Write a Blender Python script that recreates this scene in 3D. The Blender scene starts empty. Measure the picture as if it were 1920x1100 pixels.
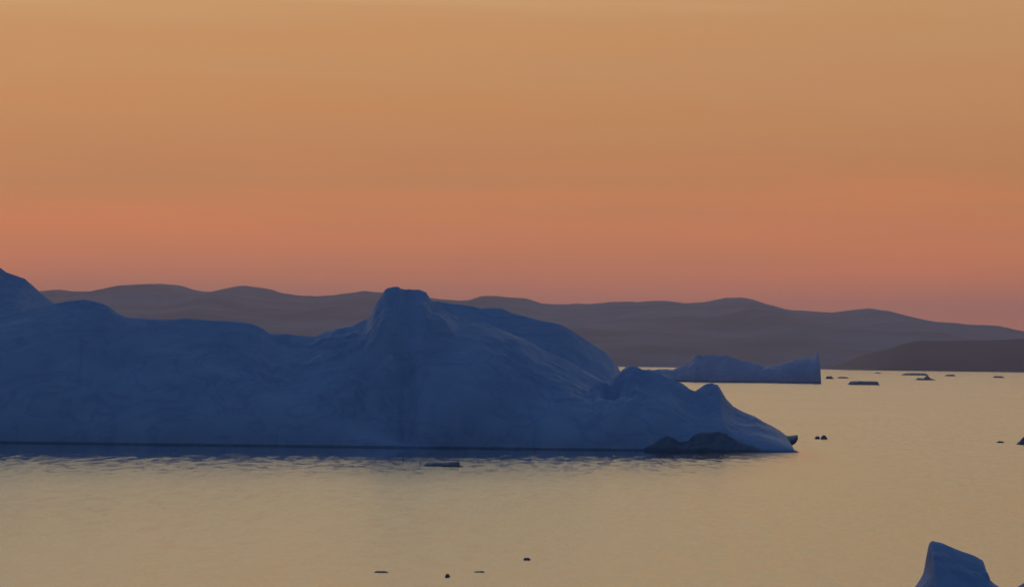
import bpy, math, random
import numpy as np
from mathutils import Vector, Matrix

# ------------------------------------------------------------------ camera
scene = bpy.context.scene
C = scene.collection
HFOV = math.radians(14.0)
FPX = 960 / math.tan(HFOV / 2)
CAM_H = 20.0
ROLL = 0.0125
HORIZON = 673.0
PITCH = math.atan((HORIZON - 550) / FPX)
cam_data = bpy.data.cameras.new('camera')
cam = bpy.data.objects.new('camera', cam_data)
C.objects.link(cam)
cam_data.sensor_width = 36
cam_data.angle = HFOV
cam_data.clip_start = 1.0
cam_data.clip_end = 250000
R = (Matrix.Rotation(math.pi / 2 + PITCH, 4, 'X') @ Matrix.Rotation(ROLL, 4, 'Z'))
cam.matrix_world = Matrix.Translation((0, 0, CAM_H)) @ R
scene.camera = cam
R3 = np.array(R.to_3x3())


def ray(px, py):
    v = np.array([px - 960.0, 550.0 - py, -FPX])
    return R3 @ v


def W(px, py, D):
    """world point seen at photo pixel (px, py) at forward distance D"""
    d = ray(px, py)
    k = D / d[1]
    return np.array([d[0] * k, D, CAM_H + d[2] * k])


def water_dist(px, py):
    d = ray(px, py)
    return d[1] * (-CAM_H / d[2])


# ------------------------------------------------------------------ world: dusk sky
world = bpy.data.worlds.new('World')
scene.world = world
world.use_nodes = True
nt = world.node_tree
nt.nodes.clear()


class N:
    """tiny node helper"""
    def __init__(s, tree): s.t = tree
    def n(s, kind, **kw):
        o = s.t.nodes.new(kind)
        for k, v in kw.items():
            setattr(o, k, v)
        return o
    def l(s, a, b): s.t.links.new(a, b)
    def math(s, op, a, b=None, clamp=False):
        m = s.n('ShaderNodeMath', operation=op, use_clamp=clamp)
        for i, v in enumerate((a, b)):
            if v is None: continue
            if isinstance(v, (int, float)): m.inputs[i].default_value = v
            else: s.l(v, m.inputs[i])
        return m.outputs[0]
    def maprange(s, v, a, b, c, d, smooth=False):
        m = s.n('ShaderNodeMapRange')
        if smooth: m.interpolation_type = 'SMOOTHSTEP'
        s.l(v, m.inputs[0])
        for i, x in enumerate((a, b, c, d)): m.inputs[i + 1].default_value = x
        return m.outputs[0]
    def ramp(s, v, stops):
        r = s.n('ShaderNodeValToRGB')
        e = r.color_ramp.elements
        while len(e) < len(stops): e.new(0.5)
        for el, (p, c) in zip(e, stops):
            el.position = p; el.color = (*c, 1)
        s.l(v, r.inputs[0])
        return r.outputs[0]
    def mix(s, f, a, b, mode='MIX'):
        m = s.n('ShaderNodeMix', data_type='RGBA', blend_type=mode)
        if isinstance(f, (int, float)): m.inputs[0].default_value = f
        else: s.l(f, m.inputs[0])
        for i, v in ((6, a), (7, b)):
            if isinstance(v, tuple): m.inputs[i].default_value = (*v, 1)
            else: s.l(v, m.inputs[i])
        return m.outputs[2]


def lin(r, g, b):
    f = lambda c: (c / 255 / 12.92) if c / 255 <= 0.04045 else ((c / 255 + 0.055) / 1.055) ** 2.4
    return (f(r), f(g), f(b))


w = N(nt)
tc = w.n('ShaderNodeTexCoord')
sep = w.n('ShaderNodeSeparateXYZ')
w.l(tc.outputs['Generated'], sep.inputs[0])
elev = w.math('MULTIPLY', w.math('ARCSINE', sep.outputs[2]), 57.29578)      # degrees
# faint long streaks of thin cloud
mp = w.n('ShaderNodeMapping'); mp.inputs['Scale'].default_value = (7, 7, 110)
w.l(tc.outputs['Generated'], mp.inputs[0])
nz = w.n('ShaderNodeTexNoise'); nz.inputs['Scale'].default_value = 1.0
nz.inputs['Detail'].default_value = 4; nz.inputs['Roughness'].default_value = .5
w.l(mp.outputs[0], nz.inputs['Vector'])
elev_w = w.math('ADD', elev, w.math('MULTIPLY', w.math('SUBTRACT', nz.outputs[0], .5), 1.7))
t = w.math('DIVIDE', elev_w, 90.0, clamp=True)
def b_(k, c): return tuple(k * v for v in c)
GLOW = [(0.0, b_(1.72, lin(250, 122, 24))), (1.0 / 90, b_(1.42, lin(246, 130, 26))), (2.6 / 90, b_(1.15, lin(213, 140, 66))),
        (4.8 / 90, b_(1.09, lin(210, 155, 96))), (9.0 / 90, b_(1.4, lin(251, 218, 158))), (16 / 90, b_(1.75, lin(252, 246, 210))),
        (28 / 90, lin(170, 182, 190)), (50 / 90, lin(56, 80, 116)), (1.0, lin(36, 59, 92))]
BACK = [(0.0, lin(55, 78, 110)), (8 / 90, lin(62, 84, 118)), (30 / 90, lin(57, 81, 121)), (1.0, lin(36, 59, 92))]
glow = w.ramp(t, GLOW)
back = w.ramp(t, BACK)
fac = w.maprange(sep.outputs[1], 0.84, 0.99, 0, 1, True)
sky = w.mix(fac, back, glow)
# the glow is a touch stronger towards the left, where the sun went down
az = w.maprange(sep.outputs[0], -0.14, 0.14, 1.05, 0.93)
cmb = w.n('ShaderNodeCombineColor')
for i in range(3): w.l(az, cmb.inputs[i])
sky = w.mix(1.0, sky, cmb.outputs[0], 'MULTIPLY')
bg1 = w.n('ShaderNodeBackground'); w.l(sky, bg1.inputs[0]); bg1.inputs[1].default_value = 1.0
SUN_AZ, SUN_EL = math.radians(-18), math.radians(1.5)
st = w.n('ShaderNodeTexSky', sky_type='NISHITA')
st.sun_disc = False
st.sun_elevation = SUN_EL
st.sun_rotation = SUN_AZ
bg2 = w.n('ShaderNodeBackground'); w.l(st.outputs[0], bg2.inputs[0]); bg2.inputs[1].default_value = 0.0
add = w.n('ShaderNodeAddShader'); w.l(bg1.outputs[0], add.inputs[0]); w.l(bg2.outputs[0], add.inputs[1])
wo = w.n('ShaderNodeOutputWorld'); w.l(bg1.outputs[0], wo.inputs[0])

sun_d = bpy.data.lights.new('sun', 'SUN')
sun = bpy.data.objects.new('sun', sun_d)
C.objects.link(sun)
sun_d.energy = 0.03
sun_d.angle = math.radians(12)
sun_d.color = (1.0, 0.62, 0.38)
sun.rotation_euler = Vector((math.sin(SUN_AZ) * math.cos(SUN_EL), math.cos(SUN_AZ) * math.cos(SUN_EL), math.sin(math.radians(4)))).to_track_quat('Z', 'Y').to_euler()

scene.view_settings.view_transform = 'Standard'
scene.view_settings.look = 'None'
scene.view_settings.exposure = 0.0
scene.view_settings.gamma = 1.0
scene.render.engine = 'CYCLES'
scene.cycles.use_denoising = True
scene.cycles.max_bounces = 6
scene.cycles.volume_bounces = 1

# ------------------------------------------------------------------ noise
rng = np.random.RandomState(7)
PERM = rng.permutation(4096)
GA = rng.uniform(0, 2 * math.pi, 4096)


def gnoise(x, y, seed=0):
    xi = np.floor(x).astype(np.int64); yi = np.floor(y).astype(np.int64)
    xf = x - xi; yf = y - yi
    def g(ix, iy, dx, dy):
        a = GA[PERM[(PERM[(ix + seed * 57) & 4095] + iy) & 4095]]
        return np.cos(a) * dx + np.sin(a) * dy
    u = xf ** 3 * (xf * (xf * 6 - 15) + 10); v = yf ** 3 * (yf * (yf * 6 - 15) + 10)
    a = g(xi, yi, xf, yf); b = g(xi + 1, yi, xf - 1, yf)
    c = g(xi, yi + 1, xf, yf - 1); d = g(xi + 1, yi + 1, xf - 1, yf - 1)
    return (a * (1 - u) + b * u) * (1 - v) + (c * (1 - u) + d * u) * v


def fbm(x, y, scale, octaves=4, seed=0, gain=.5, ridged=False):
    s = 0; amp = 1; f = 1 / scale
    for o in range(octaves):
        n = gnoise(x * f + 13.7 * o, y * f - 7.1 * o, seed + o)
        s = s + amp * ((0.35 - np.abs(n)) if ridged else n)
        amp *= gain; f *= 2.07
    return s


def facet(x, y, scale, seed=0):
    """continuous piecewise-flat noise: broken planes like fractured ice"""
    x = x / scale; y = y / scale
    xw = x + .35 * gnoise(x * .7, y * .7, seed + 3); yw = y + .35 * gnoise(x * .7 + 9, y * .7, seed + 4)
    sk_ = (xw + yw) * .366; xs_ = xw + sk_; ys_ = yw + sk_
    xi = np.floor(xs_).astype(np.int64); yi = np.floor(ys_).astype(np.int64)
    fx = xs_ - xi; fy = ys_ - yi
    hv = lambda a, b: GA[PERM[(PERM[(a + seed * 91) & 4095] + b) & 4095]] / math.pi - 1
    h00, h11 = hv(xi, yi), hv(xi + 1, yi + 1)
    lo = h00 + fx * (hv(xi + 1, yi) - h00) + fy * (h11 - hv(xi + 1, yi))
    up = h00 + fy * (hv(xi, yi + 1) - h00) + fx * (h11 - hv(xi, yi + 1))
    return np.where(fx > fy, lo, up)


# ------------------------------------------------------------------ helpers
def tag(o, label=None, cat=None, group=None, kind=None):
    if label: o['label'] = label
    if cat: o['category'] = cat
    if group: o['group'] = group
    if kind: o['kind'] = kind
    return o


def grid_object(name, X, Y, Z, mat, origin=(0, 0, 0), parent=None, cut=-0.6, smooth=True):
    """a surface sheet over a grid of points; quads wholly under the water are dropped"""
    r, c = Z.shape
    ox, oy, oz = origin
    P = np.stack([X - ox, Y - oy, Z - oz], -1).reshape(-1, 3)
    i = np.arange(r * c).reshape(r, c)
    q = np.stack([i[:-1, :-1], i[:-1, 1:], i[1:, 1:], i[1:, :-1]], -1).reshape(-1, 4)
    keep = (Z.reshape(-1)[q] > cut).any(1)
    q = q[keep]
    used = np.unique(q)
    remap = np.zeros(r * c, int); remap[used] = np.arange(len(used))
    q = remap[q]; P = P[used]
    me = bpy.data.meshes.new(name)
    me.vertices.add(len(P)); me.vertices.foreach_set('co', P.astype(np.float32).ravel())
    me.loops.add(q.size); me.loops.foreach_set('vertex_index', q.astype(np.int32).ravel())
    me.polygons.add(len(q))
    me.polygons.foreach_set('loop_start', np.arange(0, q.size, 4, dtype=np.int32))
    me.polygons.foreach_set('loop_total', np.full(len(q), 4, dtype=np.int32))
    me.update(calc_edges=True)
    me.polygons.foreach_set('use_smooth', [smooth] * len(q))
    me.materials.append(mat)
    me.validate()
    o = bpy.data.objects.new(name, me)
    C.objects.link(o)
    if parent:
        o.parent = parent
        o.location = Vector(origin) - parent.location
    else:
        o.location = origin
    return o


def principled(name):
    m = bpy.data.materials.new(name); m.use_nodes = True
    t = m.node_tree
    return m, N(t), t.nodes['Principled BSDF']


# ------------------------------------------------------------------ materials
def ice_material(name, a, b, dirt=None, scale=.06, bump=.28, wet=.55):
    m, s, bs = principled(name)
    tc = s.n('ShaderNodeTexCoord')
    n1 = s.n('ShaderNodeTexNoise'); n1.inputs['Scale'].default_value = scale
    n1.inputs['Detail'].default_value = 6; n1.inputs['Roughness'].default_value = .6; n1.inputs['Distortion'].default_value = .6
    s.l(tc.outputs['Object'], n1.inputs['Vector'])
    col = s.ramp(n1.outputs[0], [(.34, a), (.66, b)])
    # veins of clear refrozen ice
    mp = s.n('ShaderNodeMapping'); mp.inputs['Scale'].default_value = (.05, .05, .11); mp.inputs['Rotation'].default_value = (.2, .5, .1)
    s.l(tc.outputs['Object'], mp.inputs[0])
    n2 = s.n('ShaderNodeTexNoise'); n2.inputs['Scale'].default_value = 1.0; n2.inputs['Detail'].default_value = 3
    n2.inputs['Distortion'].default_value = 1.2
    s.l(mp.outputs[0], n2.inputs['Vector'])
    vein = s.maprange(s.math('ABSOLUTE', s.math('SUBTRACT', n2.outputs[0], .5)), 0, .035, 1, 0, True)
    col = s.mix(s.math('MULTIPLY', vein, .28), col, (a[0] * .5, a[1] * .62, a[2] * .8))
    # wave-washed wet band just over the waterline (object origins sit at water level)
    sp = s.n('ShaderNodeSeparateXYZ'); s.l(tc.outputs['Object'], sp.inputs[0])
    band = s.maprange(s.math('ADD', sp.outputs[2], s.math('MULTIPLY', n1.outputs[0], wet * .5)), wet * .75, wet * 1.05, 1, 0, True)
    col = s.mix(s.math('MULTIPLY', band, .62), col, (.07, .12, .17))
    s.l(col, bs.inputs['Base Color'])
    bs.inputs['Roughness'].default_value = .6
    bs.inputs['Specular IOR Level'].default_value = .3
    n3 = s.n('ShaderNodeTexNoise'); n3.inputs['Scale'].default_value = .35; n3.inputs['Detail'].default_value = 7
    n3.inputs['Roughness'].default_value = .62
    s.l(tc.outputs['Object'], n3.inputs['Vector'])
    bp = s.n('ShaderNodeBump'); bp.inputs['Strength'].default_value = bump; bp.inputs['Distance'].default_value = 1.0
    s.l(n3.outputs[0], bp.inputs['Height']); s.l(bp.outputs[0], bs.inputs['Normal'])
    return m


ICE = ice_material('glacier_ice', (.38, .52, .66), (.50, .64, .76))
ICE_FAR = ice_material('glacier_ice_tidal', (.38, .52, .66), (.50, .64, .76), wet=2.8)
DIRTY = ice_material('dirty_ice', (.12, .18, .21), (.22, .29, .33), scale=.3, wet=.8)
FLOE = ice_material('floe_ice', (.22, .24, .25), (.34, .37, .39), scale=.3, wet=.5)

ROCK, s, bs = principled('mountain_rock')
tcn = s.n('ShaderNodeTexCoord')
nn = s.n('ShaderNodeTexNoise'); nn.inputs['Scale'].default_value = .0016; nn.inputs['Detail'].default_value = 8
s.l(tcn.outputs['Object'], nn.inputs['Vector'])
s.l(s.ramp(nn.outputs[0], [(.38, (.17, .15, .17)), (.62, (.36, .32, .35))]), bs.inputs['Base Color'])
bs.inputs['Roughness'].default_value = .9

WATER, s, bs = principled('sea_water')
bs.inputs['Base Color'].default_value = (.012, .022, .03, 1)
bs.inputs['IOR'].default_value = 1.333
bs.inputs['Specular IOR Level'].default_value = .85
tcn = s.n('ShaderNodeTexCoord')
def wn(scale, detail, rough, dist=0.0):
    mp = s.n('ShaderNodeMapping'); mp.inputs['Scale'].default_value = scale
    s.l(tcn.outputs['Object'], mp.inputs[0])
    n = s.n('ShaderNodeTexNoise'); n.inputs['Scale'].default_value = 1.0
    n.inputs['Detail'].default_value = detail; n.inputs['Roughness'].default_value = rough; n.inputs['Distortion'].default_value = dist
    s.l(mp.outputs[0], n.inputs['Vector'])
    return n.outputs[0]
patch = wn((.40, .07, 1), 6, .68, .3)          # cat's paws of wind on the bay
big = wn((.012, .003, 1), 3, .5)
rr = s.math('ADD', s.maprange(patch, .34, .66, .205, .27), s.maprange(big, .3, .7, -.015, .015))
# sheltered slick of calm water along the foot of the big iceberg, its edge broken by cat's paws
sp = s.n('ShaderNodeSeparateXYZ'); s.l(tcn.outputs['Object'], sp.inputs[0])
edge = s.math('ADD', s.math('SUBTRACT', sp.outputs[1], s.math('MULTIPLY', sp.outputs[0], .45)),
              s.math('MULTIPLY', s.math('SUBTRACT', wn((.34, .05, 1), 7, .78, .3), .5), 330))
near = s.maprange(edge, 815, 880, 0, 1, True)
lee = s.math('MULTIPLY', s.maprange(sp.outputs[1], 985, 1010, 1, 0), s.maprange(sp.outputs[0], 35, 72, 1, 0))
half = s.math('MULTIPLY', lee, s.maprange(edge, 620, 850, 0, .14, True))          # looser, half-calm water before it
rr = s.math('SUBTRACT', rr, s.math('MULTIPLY', half, s.maprange(patch, .42, .62, 0, 1, True)))
near = s.math('MULTIPLY', near, lee)
rm = s.n('ShaderNodeMix', data_type='FLOAT')
s.l(near, rm.inputs[0]); s.l(rr, rm.inputs[2]); rm.inputs[3].default_value = .05
s.l(rm.outputs[0], bs.inputs['Roughness'])
wave = wn((1.6, .5, 1), 4, .6)
bp = s.n('ShaderNodeBump'); bp.inputs['Strength'].default_value = .05; bp.inputs['Distance'].default_value = .15
s.l(wave, bp.inputs['Height']); s.l(bp.outputs[0], bs.inputs['Normal'])

LESS_HAZE_ROCK, s, bs = principled('headland_rock_less_haze')  # darker than the mountains' rock: the headland's thinner haze put into its colour
tcn = s.n('ShaderNodeTexCoord')
nn = s.n('ShaderNodeTexNoise'); nn.inputs['Scale'].default_value = .004; nn.inputs['Detail'].default_value = 8
s.l(tcn.outputs['Object'], nn.inputs['Vector'])
s.l(s.ramp(nn.outputs[0], [(.4, (.05, .042, .05)), (.6, (.09, .075, .085))]), bs.inputs['Base Color'])
bs.inputs['Roughness'].default_value = .9

# ------------------------------------------------------------------ water
def flat(name, x0, x1, y0, y1, mat, z=0.0):
    me = bpy.data.meshes.new(name)
    me.from_pydata([(x0, y0, z), (x1, y0, z), (x1, y1, z), (x0, y1, z)], [], [(0, 1, 2, 3)])
    me.materials.append(mat)
    o = bpy.data.objects.new(name, me); C.objects.link(o)
    return o
tag(flat('water', -45000, 45000, -8000, 60000, WATER), 'calm bay water mirroring the yellow evening sky', kind='structure')

# ------------------------------------------------------------------ mountains
def prof(pts, D):
    q = np.array([W(x, y, D) for x, y in pts])
    return q[:, 0], q[:, 2]


def terrain(name, pts, D, D0, D1, x0, x1, step, amp, label, edge, mat=ROCK):
    px, pz = prof(pts, D)
    xs = np.arange(x0, x1, step)
    ds = np.concatenate([np.linspace(D0 - 300, D, 70), np.linspace(D, D1, 30)[1:]])
    X, Y = np.meshgrid(xs, ds)
    P = np.interp(X, px, pz)
    e = edge(X)
    foot = D0 + 260 * fbm(xs, xs * 0, 900, 4, 31)[None, :] - 0 * Y
    tf = (Y - foot) / (D - foot)
    S = np.where(Y <= D, np.sign(tf) * np.abs(tf) ** .8, 1 - ((Y - D) / (D1 - D)) ** 2 * 1.1)
    rid = fbm(X, Y * .6, 1500, 6, 3, .5, True) - .12
    Z = P * S * e + amp * rid * np.clip(S * 1.6, 0, 1) * np.clip(1 - np.abs(S) ** 6 * .94, 0, 1)
    Z = np.where(S < 0, -6.0, Z)
    o = grid_object(name, X, Y, Z, mat, origin=(0, D, 0), cut=-3)
    return tag(o, label, kind='structure')


far_pts = [(-3000, 590), (-2300, 540), (-1800, 575), (-1200, 530), (-800, 560), (-400, 545), (0, 556), (60, 548), (107, 543), (150, 546), (190, 546), (215, 539), (250, 535),
           (275, 534), (305, 532), (335, 535), (350, 541), (375, 546), (402, 547), (425, 542), (462, 537), (490, 540), (512, 543),
           (527, 549), (565, 556), (595, 556), (640, 551), (685, 546), (720, 549), (770, 555), (830, 562), (880, 563), (902, 556), (925, 555), (947, 557),
           (985, 561), (1016, 571), (1058, 573), (1081, 570), (1152, 567), (1194, 567), (1240, 565), (1280, 569), (1330, 566), (1363, 560),
           (1393, 557), (1415, 562), (1432, 570), (1470, 580), (1520, 584), (1563, 586), (1607, 581), (1640, 582), (1680, 597), (1713, 606),
           (1760, 609), (1813, 611), (1847, 620), (1867, 632), (1900, 640), (2000, 650), (2300, 640), (2700, 655), (3200, 630), (4200, 660)]
# small rises and notches between the traced summits
fp = np.array(far_pts, float)
xx = np.unique(np.concatenate([fp[:, 0], np.arange(-3000, 4200, 7.0)]))
yy = np.interp(xx, fp[:, 0], fp[:, 1]) + 3.0 * fbm(xx, xx * 0, 60, 4, 5)
terrain('mountains', list(zip(xx, yy)), 18000, 13300, 23000, -9000, 10000, 22, 90,
        'long grey mauve mountain range across the bay with low rounded summits', lambda X: 1.0)
near_pts = [(1560, 700), (1575, 692), (1593, 684), (1612, 674), (1630, 664), (1655, 657), (1680, 652), (1697, 644), (1712, 640), (1730, 638), (1755, 639), (1780, 639),
            (1812, 638), (1847, 638), (1880, 637), (1920, 635), (2100, 628), (2300, 634), (2600, 622), (3000, 640), (3400, 690)]
terrain('hills', near_pts, 12900, 12400, 13800, 800, 6000, 14, 16,
        'low dark headland at the right in front of the mountains', lambda X: 1.0, LESS_HAZE_ROCK)

# ------------------------------------------------------------------ icebergs
def smax(a, b, k):
    h = np.clip(.5 + .5 * (a - b) / k, 0, 1)
    return b * (1 - h) + a * h + k * h * (1 - h)


def component(X, Y, pts, foot, ridge, backd, e=.55, wob=None, cx=None, flare=.5):
    px, pz = prof(pts, ridge)
    Yw = Y if wob is None else Y + wob
    if cx is not None:                       # flanks fan out towards the foot
        c = W(cx, 700, ridge)[0]
        k = np.clip((Yw - foot) / (ridge - foot), 0, 1)
        P = np.interp(c + (X - c) * (1 - flare * (1 - k) ** 2.2) + (1 - k) * 3 * fbm(X, Y, 14, 3, 77), px, pz)
    else:
        P = np.interp(X, px, pz)
    tf = (Yw - foot) / (ridge - foot)
    S = np.where(Yw <= ridge, np.sign(tf) * np.abs(tf) ** e, 1 - np.clip((Yw - ridge) / (backd - ridge), 0, 3) ** 1.6)
    return np.where(P > 0, P * S, P)


# --- the big one
xs = np.arange(-190, 72, .22)
ds = np.concatenate([np.arange(925, 965, .3), np.arange(965, 1075, .6)])
X, Y = np.meshgrid(xs, ds)
pxX = X / Y * FPX + 960           # lateral angle in photo pixels, used for the foot line and grooves
def g(c, s_, a): return a * np.exp(-((pxX - c) / s_) ** 2)
flute = 1.8 * fbm(X, Y * .5, 16, 4, 11) + .35 * fbm(X, Y * .6, 3.5, 3, 12)
groove = -2.6 * np.exp(-((pxX - 764 - 11 * gnoise(X * 0, Y / 9.0, 91) - 4 * gnoise(X * 0, Y / 3.0, 92)) / 11) ** 2) - g(690, 16, 1.5) - g(1010, 7, 1.0) + g(800, 30, 1.5) - g(560, 20, 1.5) + g(720, 18, 1.2)
A2 = component(X, Y, [(-1400, 720), (-1100, 600), (-700, 560), (-450, 500), (-250, 478), (-120, 486), (-40, 494), (0, 503), (12, 512), (30, 518), (46, 523), (58, 533), (75, 548),
                      (110, 575), (160, 620), (230, 700), (300, 870)], 945, 1010, 1060, .6, flute * .5)
A = component(X, Y, [(-1500, 850), (-1300, 740), (-900, 640), (-300, 600), (0, 590), (80, 572), (125, 562), (155, 560), (190, 567), (205, 574), (222, 588), (240, 596), (300, 600),
                     (345, 597), (400, 599), (450, 602), (475, 606), (492, 613), (505, 624), (540, 636), (600, 690), (680, 780), (740, 870)], 930, 974, 1045, .56, flute * .6, 150, .15)
A3 = component(X, Y, [(300, 900), (420, 730), (486, 648), (501, 627), (515, 625), (540, 625), (562, 628), (590, 629), (605, 621), (640, 611), (665, 606), (690, 597), (710, 590), (760, 588), (800, 600), (850, 680), (900, 900)],
               934, 976, 1030, .5, flute + groove * .6, 610, .2)
B = component(X, Y, [(540, 900), (620, 720), (665, 640), (690, 600), (703, 572), (712, 562), (718, 553), (722, 544), (729, 538), (738, 537), (747, 538), (752, 542),
                     (768, 543), (790, 543), (799, 547), (805, 556), (810, 563), (830, 575), (860, 600), (920, 660), (1000, 900)],
              936, 972, 1024, .5, flute + groove, 762, .12)
Cc = component(X, Y, [(740, 900), (790, 610), (820, 588), (870, 594), (905, 604), (940, 618), (980, 637), (1020, 657), (1060, 674), (1090, 692), (1120, 708), (1140, 722),
                      (1160, 745), (1190, 785), (1220, 815), (1290, 870)], 932, 975, 1030, .5, flute * .8 + groove)
D_ = component(X, Y, [(760, 700), (800, 570), (815, 563), (850, 568), (880, 572), (900, 577), (940, 577), (960, 586), (985, 592), (1010, 599), (1050, 606), (1075, 619),
                      (1105, 639), (1130, 655), (1150, 671), (1158, 683), (1166, 700), (1185, 760), (1210, 870)], 962, 1000, 1050, .5, flute * .7)
E = component(X, Y, [(1080, 900), (1110, 720), (1135, 700), (1155, 692), (1170, 689), (1182, 687), (1192, 687), (1205, 696), (1215, 699), (1238, 698), (1254, 706), (1262, 714),
                     (1270, 721), (1280, 729), (1294, 741), (1304, 744), (1314, 738), (1324, 729), (1334, 725), (1346, 727), (1353, 739), (1362, 755),
                     (1375, 768), (1395, 777), (1415, 783), (1430, 792), (1450, 801), (1470, 813), (1472, 815), (1475, 832), (1483, 841), (1488, 846), (1500, 870)],
              932, 962, 1000, .5, flute * .7)
H = smax(A, A2, 1.2); H = smax(H, A3, 1.2); H = smax(H, D_, .8); H = smax(H, B, .8); H = smax(H, Cc, .7); H = smax(H, E, .5)
rough = .45 + 1.1 * np.exp(-((pxX - 680) / 120) ** 2) + .7 * np.exp(-((pxX - 1220) / 110) ** 2)
m_ = np.clip(H / 10, 0, 1)
H = H + m_ * (1.6 * facet(X, Y, 17, 2) + rough * (.95 * facet(X + 3, Y * 1.1, 7.5, 5) + .55 * facet(X, Y, 3.1, 8) + .22 * facet(X, Y, 1.4, 9))
               + .3 * fbm(X, Y, 11, 5, 21, .5, True)) * (.16 + .84 * np.clip((978 - Y) / 22, 0, 1))
# dark hollow under the end of the rear ridge
H = H - 5.0 * np.exp(-((pxX - 1148) / 17) ** 2 - ((Y - 957) / 9) ** 2)
H = np.where(H < 0, H * .5, H)
berg = grid_object('iceberg', X, Y, H, ICE, origin=(-20, 930, 0))
tag(berg, 'huge blue iceberg across the left half, with blunt central tower and long tapering right slope', 'iceberg')

# dirty, rock-laden ice at its foot
sk = [(1170, 856), (1190, 848), (1207, 840), (1225, 831), (1238, 821), (1250, 817), (1262, 820), (1274, 827), (1290, 826), (1302, 815), (1315, 810), (1330, 811), (1346, 809), (1362, 813),
      (1376, 822), (1392, 829), (1412, 836), (1440, 850)]
a_, b_ = prof(sk, 933)
xs = np.arange(a_[0], a_[-1], .12); ds = np.arange(926, 950, .25)
X, Y = np.meshgrid(xs, ds)
P = np.interp(X, a_, b_) + .4 * np.clip((X - a_[0] - 1) / 4, -1, 1)
tt = (Y - 933.2 - 1.0 * fbm(X, X * 0, 9, 3, 44)) / 5.0
Z = np.where(P > 0, P * np.clip(1 - np.abs(tt) ** 2.2, -1, 1), -1) + .22 * fbm(X, Y, 3.5, 3, 43, .5, True) - .4
dz = grid_object('dirty_ice', X, Y, Z, DIRTY, origin=(float(a_.mean()), 933, 0), parent=berg, cut=-.4)
dz['label'] = 'dark dirty ice ledge humped at the waterline'

# the blunt overhanging tip of clear dark ice
def wedge(name, outline, D0, D1, mat, parent, seed):
    rnd = random.Random(seed)
    n = 9
    vs, fs = [], []
    for k in range(n):
        f = k / (n - 1); D = D0 + (D1 - D0) * f
        sh = 1 - .55 * abs(2 * f - 1) ** 2.5
        c = W(1474, 830, D)
        for x, y in outline:
            p = W(x, y, (D0 + D1) / 2)
            q = W(1474, 830, (D0 + D1) / 2)
            vs.append((q[0] + (p[0] - q[0]) * sh + rnd.uniform(-.06, .06), D, q[2] + (p[2] - q[2]) * sh + rnd.uniform(-.05, .05)))
    m_ = len(outline)
    for k in range(n - 1):
        for i in range(m_):
            j = (i + 1) % m_
            fs.append((k * m_ + i, k * m_ + j, (k + 1) * m_ + j, (k + 1) * m_ + i))
    fs.append(tuple(range(m_ - 1, -1, -1))); fs.append(tuple(range((n - 1) * m_, n * m_)))
    me = bpy.data.meshes.new(name); me.from_pydata(vs, [], fs); me.materials.append(mat)
    o = bpy.data.objects.new(name, me); C.objects.link(o)
    o.parent = parent; o.location = -parent.location
    return o
wd = wedge('ice_tip', [(1450, 812), (1466, 814), (1478, 817), (1486, 816), (1495, 815), (1496, 822), (1493, 828), (1486, 833), (1477, 838), (1464, 842), (1450, 842)], 951, 963, DIRTY, berg, 5)
wd['label'] = 'dark overhanging lip of clear ice at the end of the right slope'

# --- the distant tabular one
xs = np.arange(30, 320, .45); ds = np.arange(4040, 4190, 1.5)
X, Y = np.meshgrid(xs, ds)
fl = 3 * fbm(X, Y * .3, 22, 4, 61)
F1 = component(X, Y, [(1180, 725), (1205, 702), (1215, 694), (1232, 693), (1262, 693), (1290, 684), (1302, 671), (1308, 666), (1335, 666), (1361, 669), (1387, 675), (1406, 678), (1425, 684), (1460, 700), (1500, 740)],
               4056, 4085, 4160, .45, fl)
F2 = component(X, Y, [(1380, 740), (1410, 694), (1444, 686), (1462, 684), (1481, 678), (1496, 674), (1508, 672), (1522, 672), (1526, 667), (1529, 662), (1532, 658), (1534.3, 661), (1535.5, 680), (1536.5, 760)],
               4054, 4082, 4150, .3, fl * .6)
F = smax(F1, F2, 1.0)
F = F + np.clip(F / 8, 0, 1) * (1.0 * fbm(X, Y, 16, 4, 63, .5, True) + 1.3 * facet(X, Y, 19, 14) + .6 * facet(X, Y, 7, 15))
o = grid_object('iceberg', X, Y, F, ICE_FAR, origin=(150, 4060, 0))
tag(o, 'small distant iceberg with sagging top and upright spike at its right end, before the mountains', 'iceberg')

# --- the near one, its foot below the frame
DN = water_dist(1800, 1190)
xs = np.arange(29, 52, .06); ds = np.arange(DN - 7, DN + 14, .12)
X, Y = np.meshgrid(xs, ds)
fl = .5 * fbm(X, Y * .3, 4, 4, 71)
dr = DN + 4
G = component(X, Y, [(1640, 1230), (1660, 1160), (1690, 1125), (1706, 1109), (1717, 1099), (1727, 1084), (1735, 1068), (1739, 1045), (1743, 1018), (1748, 1014), (1765, 1017), (1790, 1027), (1828, 1042),
                     (1844, 1051), (1848, 1064), (1852, 1082), (1866, 1095), (1880, 1104), (1897, 1106), (1910, 1100), (1920, 1094), (1935, 1086), (1960, 1082), (1985, 1095), (2010, 1130), (2030, 1160), (2040, 1240)],
              DN - 4, dr, DN + 11, .4, fl)
G = G + np.clip(G / 3, 0, 1) * np.clip((dr - Y) / 3, .15, 1) * (.2 * fbm(X, Y, 3.0, 5, 73, .5, True) + .4 * facet(X, Y, 2.6, 24) + .16 * facet(X, Y, 1.1, 25))
o = grid_object('iceberg', X, Y, G, ICE, origin=(40, DN, 0))
tag(o, 'nearest iceberg, squat blue block with slanting flat top, at the bottom right corner', 'iceberg')

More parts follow.
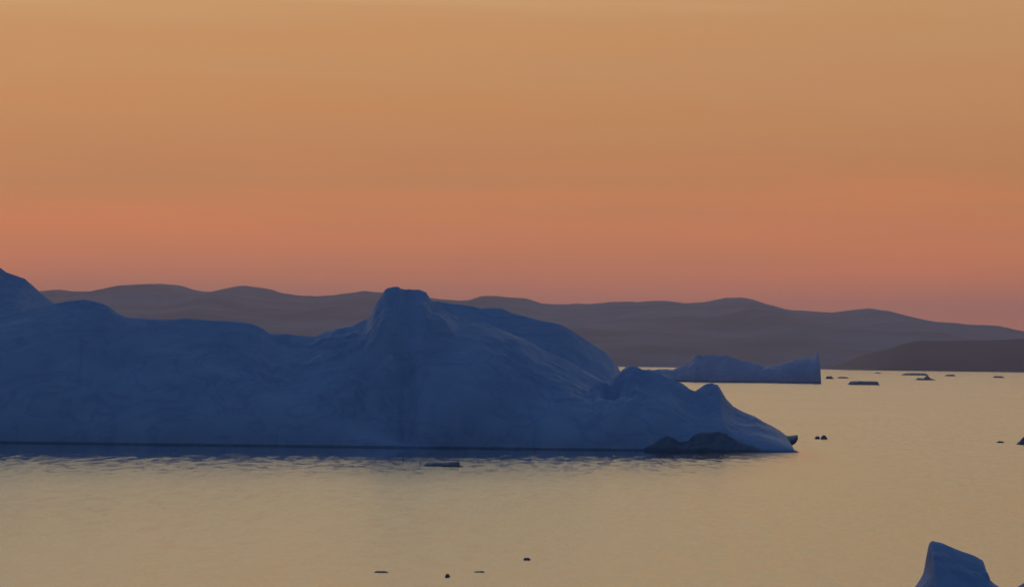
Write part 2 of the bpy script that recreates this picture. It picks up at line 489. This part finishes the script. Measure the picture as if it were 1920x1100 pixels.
# ------------------------------------------------------------------ ice floes
def floe(shape, label, seed, group='small ice pieces adrift on the bay', depth=.55, mat=None):
    """shape: skyline points in the photo, the last y is the waterline"""
    x0, x1 = shape[0][0], shape[-1][0]
    base = shape[-1][1]
    D = water_dist((x0 + x1) / 2, base)
    px, pz = prof(shape, D)
    wdt = px[-1] - px[0]; c = (px[0] + px[-1]) / 2
    dep = max(wdt * depth, 1.0)
    xs = np.linspace(px[0] - wdt * .08, px[-1] + wdt * .08, 64); ds = np.linspace(D - .1 * dep, D + dep * 2, 36)
    X, Y = np.meshgrid(xs, ds)
    hmax = max(pz.max(), .1)
    P = np.interp(X, px, pz, left=-hmax, right=-hmax)
    tt = (Y - D - dep * .8) / (dep * (.9 + .5 * fbm(X, X * 0, wdt * .3, 3, seed)))
    S = 1 - np.abs(tt) ** 3
    Z = P * S + hmax * .22 * fbm(X, Y, wdt * .14, 4, seed + 2, .6) - .03 * hmax
    Z = np.where(np.abs(tt) > 1.05, -hmax, Z)
    Z = np.maximum(Z, -hmax)
    o = grid_object('ice_floe', X, Y, Z, mat or FLOE, origin=(c, D, 0), cut=-hmax * .5)
    return tag(o, label, 'ice floe', group)


floe([(794, 874), (797, 869), (812, 868), (830, 867.5), (850, 867), (856, 865.5), (860, 865), (863, 874)], 'long dark slab of ice lying close in front of the huge iceberg', 101)
floe([(1528, 822.5), (1530, 818), (1536, 817.5), (1538, 822.5)], 'small flat ice piece touching a darker one, right of the tip of the huge iceberg', 103)
floe([(1538.5, 823), (1541, 818), (1545, 815.5), (1549, 817), (1552, 823)], 'dark rounded ice piece right of a small flat one, off the huge iceberg tip', 105)
floe([(1908, 833), (1913, 829), (1917, 823), (1922, 819), (1930, 823), (1940, 833)], 'dark peaked ice piece cut by the right edge of the frame', 107)
floe([(1869, 829.5), (1873, 826.5), (1881, 827), (1884, 829.5)], 'faint sliver of ice left of the dark peaked piece at the right edge', 109)
floe([(1593, 721.5), (1596, 715), (1610, 714.5), (1632, 714.5), (1647, 715), (1650, 721.5)], 'broad flat dark floe, the largest of those on the far water', 111)
floe([(1548, 710), (1551, 705), (1560, 705), (1564, 710)], 'short dark floe just right of the spiked end of the distant iceberg', 113)
floe([(1570, 709), (1575, 706), (1588, 706.5), (1593, 709)], 'faint low floe above the left end of the broad flat dark floe', 115)
floe([(1692, 703.5), (1698, 700), (1715, 699), (1738, 700), (1742, 703.5)], 'long thin floe close under the dark headland', 117)
floe([(1718, 712.5), (1722, 709), (1734, 709), (1740, 703.5), (1746, 709), (1754, 712.5)], 'floe with a humped middle just below the long thin floe', 119)
floe([(1772, 705), (1776, 702), (1790, 702), (1793, 705)], 'short thin floe right of the humped one, near the far shore', 121)
floe([(1862, 708), (1867, 704.5), (1880, 705), (1884, 708)], 'pale faint floe on the far water toward the right edge', 123)
floe([(1640, 699.5), (1643, 697.5), (1650, 698), (1653, 699.5)], 'tiny speck of ice at the far shore left of the long thin floe', 125)
floe([(701, 1073), (705, 1070.6), (722, 1070.8), (728, 1073)], 'thin dark ice fragment low in the frame, leftmost of the near ones', 127)
floe([(834, 1081.5), (836, 1076.5), (841, 1076), (844, 1081.5)], 'tiny round ice fragment, lowest in the frame', 129)
floe([(888, 1072.5), (893, 1071), (905, 1070.4), (909, 1072.5)], 'faint thin ice fragment right of the tiny round one', 131)
floe([(981, 1049.5), (984, 1045.5), (992, 1045.8), (995, 1049.5)], 'small dark ice fragment, farthest right of the near ones', 133)

# ------------------------------------------------------------------ haze
me = bpy.data.meshes.new('haze')
hx, hy0, hy1, hz0, hz1 = 46000, -8500, 61000, -7.0, 900.0
vs = [(x, y, z) for z in (hz0, hz1) for y in (hy0, hy1) for x in (-hx, hx)]
me.from_pydata(vs, [], [(0, 2, 3, 1), (4, 5, 7, 6), (0, 1, 5, 4), (2, 6, 7, 3), (0, 4, 6, 2), (1, 3, 7, 5)])
hz = bpy.data.objects.new('haze', me); C.objects.link(hz)
hm = bpy.data.materials.new('haze_air'); hm.use_nodes = True
hm.node_tree.nodes.clear()
pv = hm.node_tree.nodes.new('ShaderNodeVolumePrincipled')
pv.inputs['Color'].default_value = (.88, .80, 1.0, 1)
pv.inputs['Density'].default_value = 3.3e-5
pv.inputs['Anisotropy'].default_value = .6
ho = hm.node_tree.nodes.new('ShaderNodeOutputMaterial')
hm.node_tree.links.new(pv.outputs[0], ho.inputs['Volume'])
me.materials.append(hm)
tag(hz, 'thin evening haze over the bay', kind='stuff')
